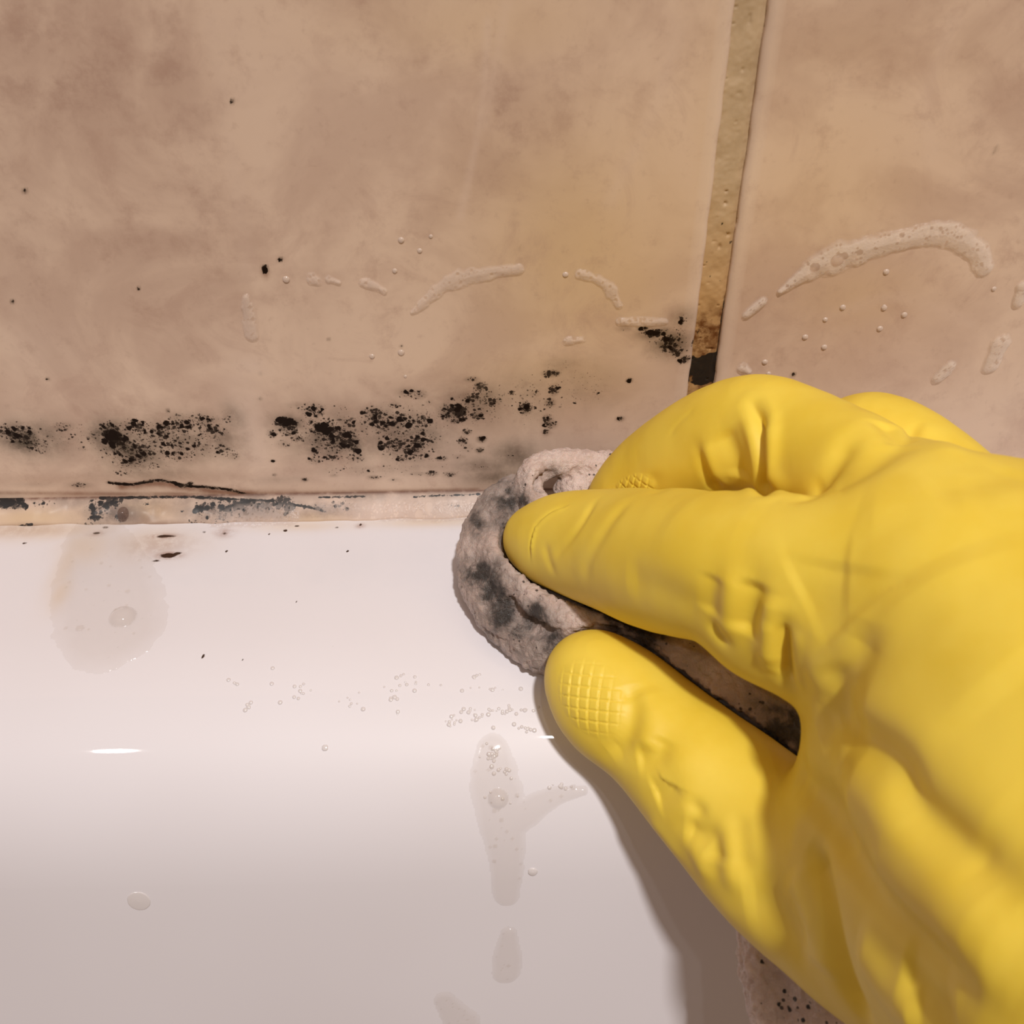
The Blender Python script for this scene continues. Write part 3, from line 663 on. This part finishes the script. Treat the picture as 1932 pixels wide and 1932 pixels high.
spk = np.zeros(len(V))
for x, yv in SPK:
    o = P(x, yv, .168); dd = np.linalg.norm(np.cross(V - CAM, ray(x, yv) / np.linalg.norm(ray(x, yv))), axis=1)
    spk = np.maximum(spk, np.exp(-(dd / .0004) ** 2))
setattr_col(me, 'grime', np.stack([gray, spk, gray * 0], 1))
mt, nt, b = material('wet_microfibre'); L = nt.links.new; st = attr(nt, 'grime')
n1 = noise(nt, 260, 5, .7, .6); n2 = noise(nt, 900, 4, .7)
c = mix(nt, ramp(nt, n1, .3, .7), srgb(200, 176, 164), srgb(220, 200, 190))
c = mix(nt, math_(nt, 'MULTIPLY', st[0], ramp(nt, n1, .30, .55, .55, 1.1), clamp=True), c, srgb(84, 74, 68))
c = mix(nt, ramp(nt, math_(nt, 'SUBTRACT', math_(nt, 'MULTIPLY', st[0], 1.2), noise(nt, 420, 5, .75, 1.2)), .25, .62, 0, .85), c, srgb(44, 38, 34))
sp_ = math_(nt, 'SUBTRACT', math_(nt, 'ADD', math_(nt, 'MULTIPLY', ramp(nt, noise(nt, 90, 2, .5), .4, .65), .20), math_(nt, 'MULTIPLY', noise(nt, 700, 3, .7), .22)), voro(nt, 640))
c = mix(nt, ramp(nt, sp_, .06, .16, 0, .9), c, srgb(44, 34, 30)); c = mix(nt, ramp(nt, st[1], .3, .6), c, srgb(30, 24, 22))
L(c, b.inputs['Base Color']); setin(b, Roughness=.38, Sheen_Weight=.1, Subsurface_Weight=.1, Subsurface_Scale=.002)
L(bump(nt, n2, .8, .0008), b.inputs['Normal'])
cl = link('cleaning_cloth', me, mt)
tag(cl, 'wet grey cleaning cloth, crumpled and smeared with black mould, held by the yellow glove', 'cloth')

# ------------------------------------------------------------------ suds and water
def surf_wall(a, b_, h): return np.stack([a, -h, b_], 1)
def surf_tub(a, s_, h):
    y_, z_, n_ = tub_profile(s_); return np.stack([a, y_, z_], 1) + n_ * h[:, None]
def surf_bead(a, y_, h):
    t = np.clip(y_ / -.0052, 0, 1)
    z_ = .0014 * (1 - t) ** 1.5 + RZ * (1 - (1 - t) ** 1.5) + .0010 * np.sin(math.pi * t) ** .7
    return np.stack([a, y_ - h * .4, z_ + h * .92], 1)
SURF = {'wall': (surf_wall, hit_wall), 'tub': (surf_tub, hit_tub), 'bead': (surf_bead, hit_bead)}
def suds_mesh(name, surf, strokes, H, step=.0003, edge=.25, bub=(), nb=0, rb=(.00013, .00040), lift=.00008, seed=1, power=.5):
    """thin puddle of foam or water: dome height over capsule strokes, ragged edge, bubbles"""
    fs, hit = SURF[surf]; r_ = np.random.default_rng(seed)
    caps = []
    for st in strokes:
        w = []
        for (x, yv, rr) in st:
            c_ = np.array(hit(x, yv)); e_ = np.array(hit(x + rr, yv)); w.append([*c_, np.linalg.norm(e_ - c_)])
        w = catmull(np.array(w), 4) if len(w) > 2 else np.array(w)
        caps.append(w)
    A = np.concatenate(caps); lo = (A[:, :2] - A[:, 2:]).min(0) - .0015; hi = (A[:, :2] + A[:, 2:]).max(0) + .0015
    xs = np.arange(lo[0], hi[0], step); ys = np.arange(lo[1], hi[1], step)
    gx_, gy_ = np.meshgrid(xs, ys); q = np.stack([gx_.ravel(), gy_.ravel()], 1)
    inside = np.full(len(q), -9.)
    for w in caps:
        if len(w) == 1: w = np.vstack([w, w + 1e-6])
        for k in range(len(w) - 1):
            d, t = seg_dist(q, w[k, :2], w[k + 1, :2]); rr = w[k, 2] + t * (w[k + 1, 2] - w[k, 2])
            inside = np.maximum(inside, 1 - d / rr)
    inside += (fbm(q + seed, 420, 3) - .5) * edge * 2
    h = H * np.clip(inside, 0, 1) ** power
    bm_ = np.zeros(len(q)); cand = q[inside > .12]
    bl = [(*hit(x, yv), rr * .205 / FPX) for x, yv, rr in bub]
    if len(cand):
        for _ in range(nb):
            c_ = cand[r_.integers(len(cand))]; bl.append((c_[0], c_[1], r_.uniform(*rb) * r_.uniform(.6, 1)))
    for cx, cy, rr in bl:
        d = np.hypot(q[:, 0] - cx, q[:, 1] - cy); mk = d < rr
        h[mk] = np.maximum(h[mk], H * .3 + np.sqrt(rr * rr - d[mk] ** 2) * .8); bm_[mk] = 1
        inside[mk] = np.maximum(inside[mk], .1)
    keep = (inside > 0).reshape(gx_.shape); nx_ = len(xs)
    fq = grid_faces(nx_, len(ys)); kf = keep.ravel()[fq].any(1); fq = fq[kf]
    us, inv = np.unique(fq, return_inverse=True)
    Vv = fs(q[us, 0], q[us, 1], h[us] * (inside[us] > 0) + lift * (inside[us] > 0) - .00005 * (inside[us] <= 0))
    f2 = inv.reshape(fq.shape); 
    if surf == 'tub': f2 = f2[:, ::-1]
    me = mesh_np(name, Vv, f2); setattr_col(me, 'bub', np.stack([bm_[us], np.clip(inside[us] * 3, 0, 1), bm_[us]], 1))
    return me
def foam_mat(name, col, a0, a1):
    mt, nt, b = material(name); L = nt.links.new; at = attr(nt, 'bub')
    ce = ramp(nt, voro(nt, 2600), .25, .55)
    al = math_(nt, 'MULTIPLY', at[1], math_(nt, 'SUBTRACT', a0, math_(nt, 'MULTIPLY', at[0], a0 - a1)))
    L(al, b.inputs['Alpha']); b.inputs['Base Color'].default_value = col
    setin(b, Roughness=.3); L(bump(nt, voro(nt, 2200), .15, .0003), b.inputs['Normal'])
    return mt
FOAM = foam_mat('soap_foam', srgb(240, 226, 212), .50, .16)
FOAMB = foam_mat('sealant_foam', srgb(226, 208, 198), .26, .0)
FOAMT = foam_mat('thin_soap_foam', srgb(238, 222, 208), .38, .10)
def water_mat(name, col, alpha):
    mt, nt, b = material(name); b.inputs['Base Color'].default_value = col
    at = attr(nt, 'bub')
    if alpha < .5: nt.links.new(math_(nt, 'MULTIPLY', math_(nt, 'ADD', alpha, math_(nt, 'MULTIPLY', at[0], .12)), math_(nt, 'ADD', .5, math_(nt, 'MULTIPLY', at[1], .5))), b.inputs['Alpha'])
    else: b.inputs['Alpha'].default_value = alpha
    setin(b, Roughness=.12, IOR=1.33, Coat_Weight=1., Coat_Roughness=.10); return mt
WATER = water_mat('clear_water', srgb(232, 226, 226), .85); DIRTY = water_mat('murky_water', srgb(206, 190, 174), .14)
SOAP = water_mat('soap_skin', srgb(226, 206, 190), .70); BUB = water_mat('bubble_skin', srgb(120, 96, 86), .55)

def suds(label, surf, strokes, H=.0008, mat=FOAM, group=None, name='soap_suds', cat='suds', **kw):
    o = link(name, suds_mesh(name, surf, strokes, H, **kw), mat); tag(o, label, cat, group); return o
suds('long arched streak of bubbly suds on the right-hand tile', 'wall', [[(1472,548,7),(1520,515,20),(1570,488,33),(1650,463,28),(1720,448,25),(1780,440,27),(1830,462,27),(1858,505,18)]],
     nb=130, step=.00018, bub=[(1578,488,12),(1536,501,9),(1590,480,8),(1560,512,5),(1620,472,6),(1700,440,5)], seed=2)
suds('small oval suds patch just right of the grout line', 'wall', [[(1410,592,11),(1438,568,12)]], nb=10, seed=3)
suds('upper oval suds patch near the right edge of the picture', 'wall', [[(1888,645,19),(1868,690,17)]], nb=24, seed=4)
suds('lower oval suds patch above the knuckles at right', 'wall', [[(1792,690,14),(1770,712,13)]], nb=14, seed=5)
suds('suds patch cut by the right edge of the picture', 'wall', [[(1930,540,16),(1920,570,12)]], nb=10, seed=6)
suds('tiny suds patch on the tile above the bent middle finger', 'wall', [[(1402,693,11),(1412,700,8)]], nb=6, seed=7)
suds('long rising streak of suds in the middle of the left tile', 'wall', [[(778,588,7),(830,545,16),(870,525,18),(930,512,15),(978,508,11)]], nb=40, seed=8, mat=FOAMT, H=.0005, edge=.5, step=.00018)
suds('double dab of suds left of the rising streak', 'wall', [[(590,525,12),(600,530,9)], [(622,526,10),(640,532,6)]], nb=10, seed=9, mat=FOAMT, H=.0005, edge=.5, step=.00018)
suds('short slanting suds streak between the double dab and rising streak', 'wall', [[(685,532,9),(705,538,10),(725,548,8)]], nb=10, seed=10, mat=FOAMT, H=.0005, edge=.5, step=.00018)
suds('curved suds streak left of the grout line, above the mould', 'wall', [[(1095,515,10),(1125,525,13),(1152,545,14),(1168,575,8)]], nb=24, seed=11, mat=FOAMT, H=.0005, edge=.5, step=.00018)
suds('suds patch touching the mould beside the grout line', 'wall', [[(1170,606,8),(1210,606,13),(1255,606,10)]], nb=26, seed=12, mat=FOAMT, H=.0005, edge=.5, step=.00018)
suds('small suds patch below the curved suds streak', 'wall', [[(1070,642,9),(1098,640,10)]], nb=10, seed=13, mat=FOAMT, H=.0005, edge=.5, step=.00018)
suds('suds drip running down the left tile', 'wall', [[(465,560,9),(470,600,16),(474,630,15)]], nb=12, seed=14, mat=FOAMT)
suds('dark sudsy bubbles over the mouldy sealant', 'bead', [[(400,982,10),(440,972,20),(490,966,24),(545,966,20)]], H=.0004, nb=130, rb=(.00014,.00036), step=.00014, seed=15, mat=FOAMB,
     bub=[(504,957,5),(462,962,5),(492,972,4),(527,959,4)])
suds('pale bubbly suds along the sealant beside the cloth', 'bead', [[(600,948,9),(680,953,14),(760,956,18),(840,954,20),(888,952,18)]], H=.0004, nb=190, rb=(.00014,.00036), step=.00014, seed=16, mat=FOAMB,
     bub=[(808,947,9),(790,960,9)])
suds('murky film of water with bubbles on the left rim', 'tub', [[(180,1012,55),(190,1070,82),(202,1130,103),(212,1185,98)]], H=.0005, mat=DIRTY, name='water_film', cat='water', edge=.10, nb=34,
     rb=(.0002,.0005), bub=[(233,1168,26),(152,1188,8),(242,1118,5)], seed=17, step=.00025, power=.35)
suds('clear water streak forking down the inner side of the tub', 'tub', [[(930,1415,30),(935,1480,48),(945,1540,46),(955,1610,36),(955,1690,24)], [(975,1545,34),(1040,1505,20),(1100,1492,9)]], H=.0006, mat=DIRTY,
     name='water_film', cat='water', edge=.10, nb=30, rb=(.0002,.0005), bub=[(940,1505,18)], seed=18, step=.00025, power=.35)
suds('long water drip at the end of the forked streak', 'tub', [[(960,1760,14),(958,1800,26),(955,1835,26)]], H=.0007, mat=DIRTY, name='water_drip', cat='water', edge=.08, nb=8, rb=(.0002,.0004), seed=19, power=.35)
suds('faint foamy puddle at the bottom edge of the picture', 'tub', [[(840,1890,22),(870,1925,34)]], H=.0005, mat=DIRTY, name='water_film', cat='water', edge=.14, nb=16, rb=(.0002,.0004), seed=20, power=.35)
for nm, lb, x, yv, rr in [('water_drop', 'single round water drop right of the forked streak', 1005, 1645, 9), ('water_drop', 'flat round water drop low on the left inner side', 262, 1700, 22),
                  ('water_drop', 'clear water drop on the rounded tub edge', 613, 1411, 6), ('soap_bubble', 'large clear soap bubble on the sealant at left', 231, 967, 11)]:
    o = link(nm, suds_mesh(nm, 'bead' if nm == 'soap_bubble' else 'tub', [[(x, yv, rr)]], rr * .205 / FPX * (.8 if nm == 'soap_bubble' else .25 if rr < 15 else .06), edge=0, step=.0001, seed=3), BUB if nm == 'soap_bubble' else WATER)
    tag(o, lb, 'bubble' if nm == 'soap_bubble' else 'water drop')

# tiny droplets: one domed mesh each kind, copied
def drop_mesh(name, r, h):
    bm = bmesh.new(); bmesh.ops.create_uvsphere(bm, u_segments=14, v_segments=8, radius=1)
    bmesh.ops.delete(bm, geom=[v for v in bm.verts if v.co.z < -.2], context='VERTS')
    for v in bm.verts: v.co = Vector((v.co.x * r, v.co.y * r, v.co.z * h))
    me = bpy.data.meshes.new(name); bm.to_mesh(me); bm.free()
    me.polygons.foreach_set('use_smooth', np.ones(len(me.polygons), bool)); return me
def scatter(name, label, cat, group, surf, spots, mat):
    fs, hit = SURF[surf]; base = drop_mesh(name, 1, .55); base.materials.append(mat); proto = None
    for x, yv, r in spots:
        a, b_ = hit(x, yv); p0 = fs(np.array([a]), np.array([b_]), np.array([0.]))[0]; p1 = fs(np.array([a]), np.array([b_]), np.array([.001]))[0]
        if proto is None: o = bpy.data.objects.new(name, base); proto = o
        else: o = proto.copy()
        S.collection.objects.link(o); tag(o, label, cat, group)
        rr = r * .2 / FPX; o.scale = (rr, rr, rr); o.location = p0; o.rotation_euler = Vector(p1 - p0).to_track_quat('Z', 'Y').to_euler()
DROPS = [(775,1285,50,22,14,'in the top of the ring of drops left of the thumb'),(745,1330,12,30,9,'in the left curve of the ring of drops'),(560,1300,40,26,12,'in the sparse patch at middle left of the rim'),
  (470,1335,14,8,6,'in the leftmost tight cluster on the tub edge'),(660,1320,30,22,8,'between the sparse patch and the ring'),(850,1362,16,14,12,'in the first cluster left of the bright streak'),
  (895,1355,16,10,12,'in the second cluster left of the bright streak'),(955,1342,60,8,24,'in the fine spray along the bright streak'),(985,1372,30,6,10,'just below the bright streak'),
  (930,1300,50,5,8,'in the row under the cloth'),(430,1285,14,10,4,'in the faint group beside the brown hair'),(900,1272,14,8,5,'right under the cloth edge'),
  (930,1425,18,14,26,'packed at the top of the forked streak'),(950,1460,16,12,8,'below the packed top of the forked streak'),(1060,1485,26,8,9,'on the right branch of the forked streak'),(935,1505,30,12,6,'at the middle of the forked streak')]
for cx, cy, sx, sy, n, where in DROPS:
    pts = [(cx + random.gauss(0, sx * .6), cy + random.gauss(0, sy * .6), random.uniform(1.8, 4.6)) for _ in range(n)]
    scatter('water_droplet', 'tiny clear water droplet ' + where, 'water droplet', 'tiny water droplets ' + where, 'tub', pts, WATER)
pts = [(1672,513,6),(1590,580,6),(1557,603,5),(1668,581,6),(1706,594,6),(1519,636,6),(1660,620,6),(1555,655,6),(1875,545,5),(1443,683,6),(1450,705,5),(1668,578,4)]
scatter('soap_bubble', 'tiny soap bubble on the right-hand tile under the arched suds', 'bubble', 'tiny soap bubbles on the right-hand tile', 'wall', pts, SOAP)
pts = [(540,527,7),(757,453,6),(813,446,4),(745,511,5),(702,672,6),(757,665,7),(765,710,4),(1067,518,6),(792,473,5)]
scatter('soap_bubble', 'tiny soap bubble on the left-hand tile above the mould', 'bubble', 'tiny soap bubbles on the left-hand tile', 'wall', pts, SOAP)
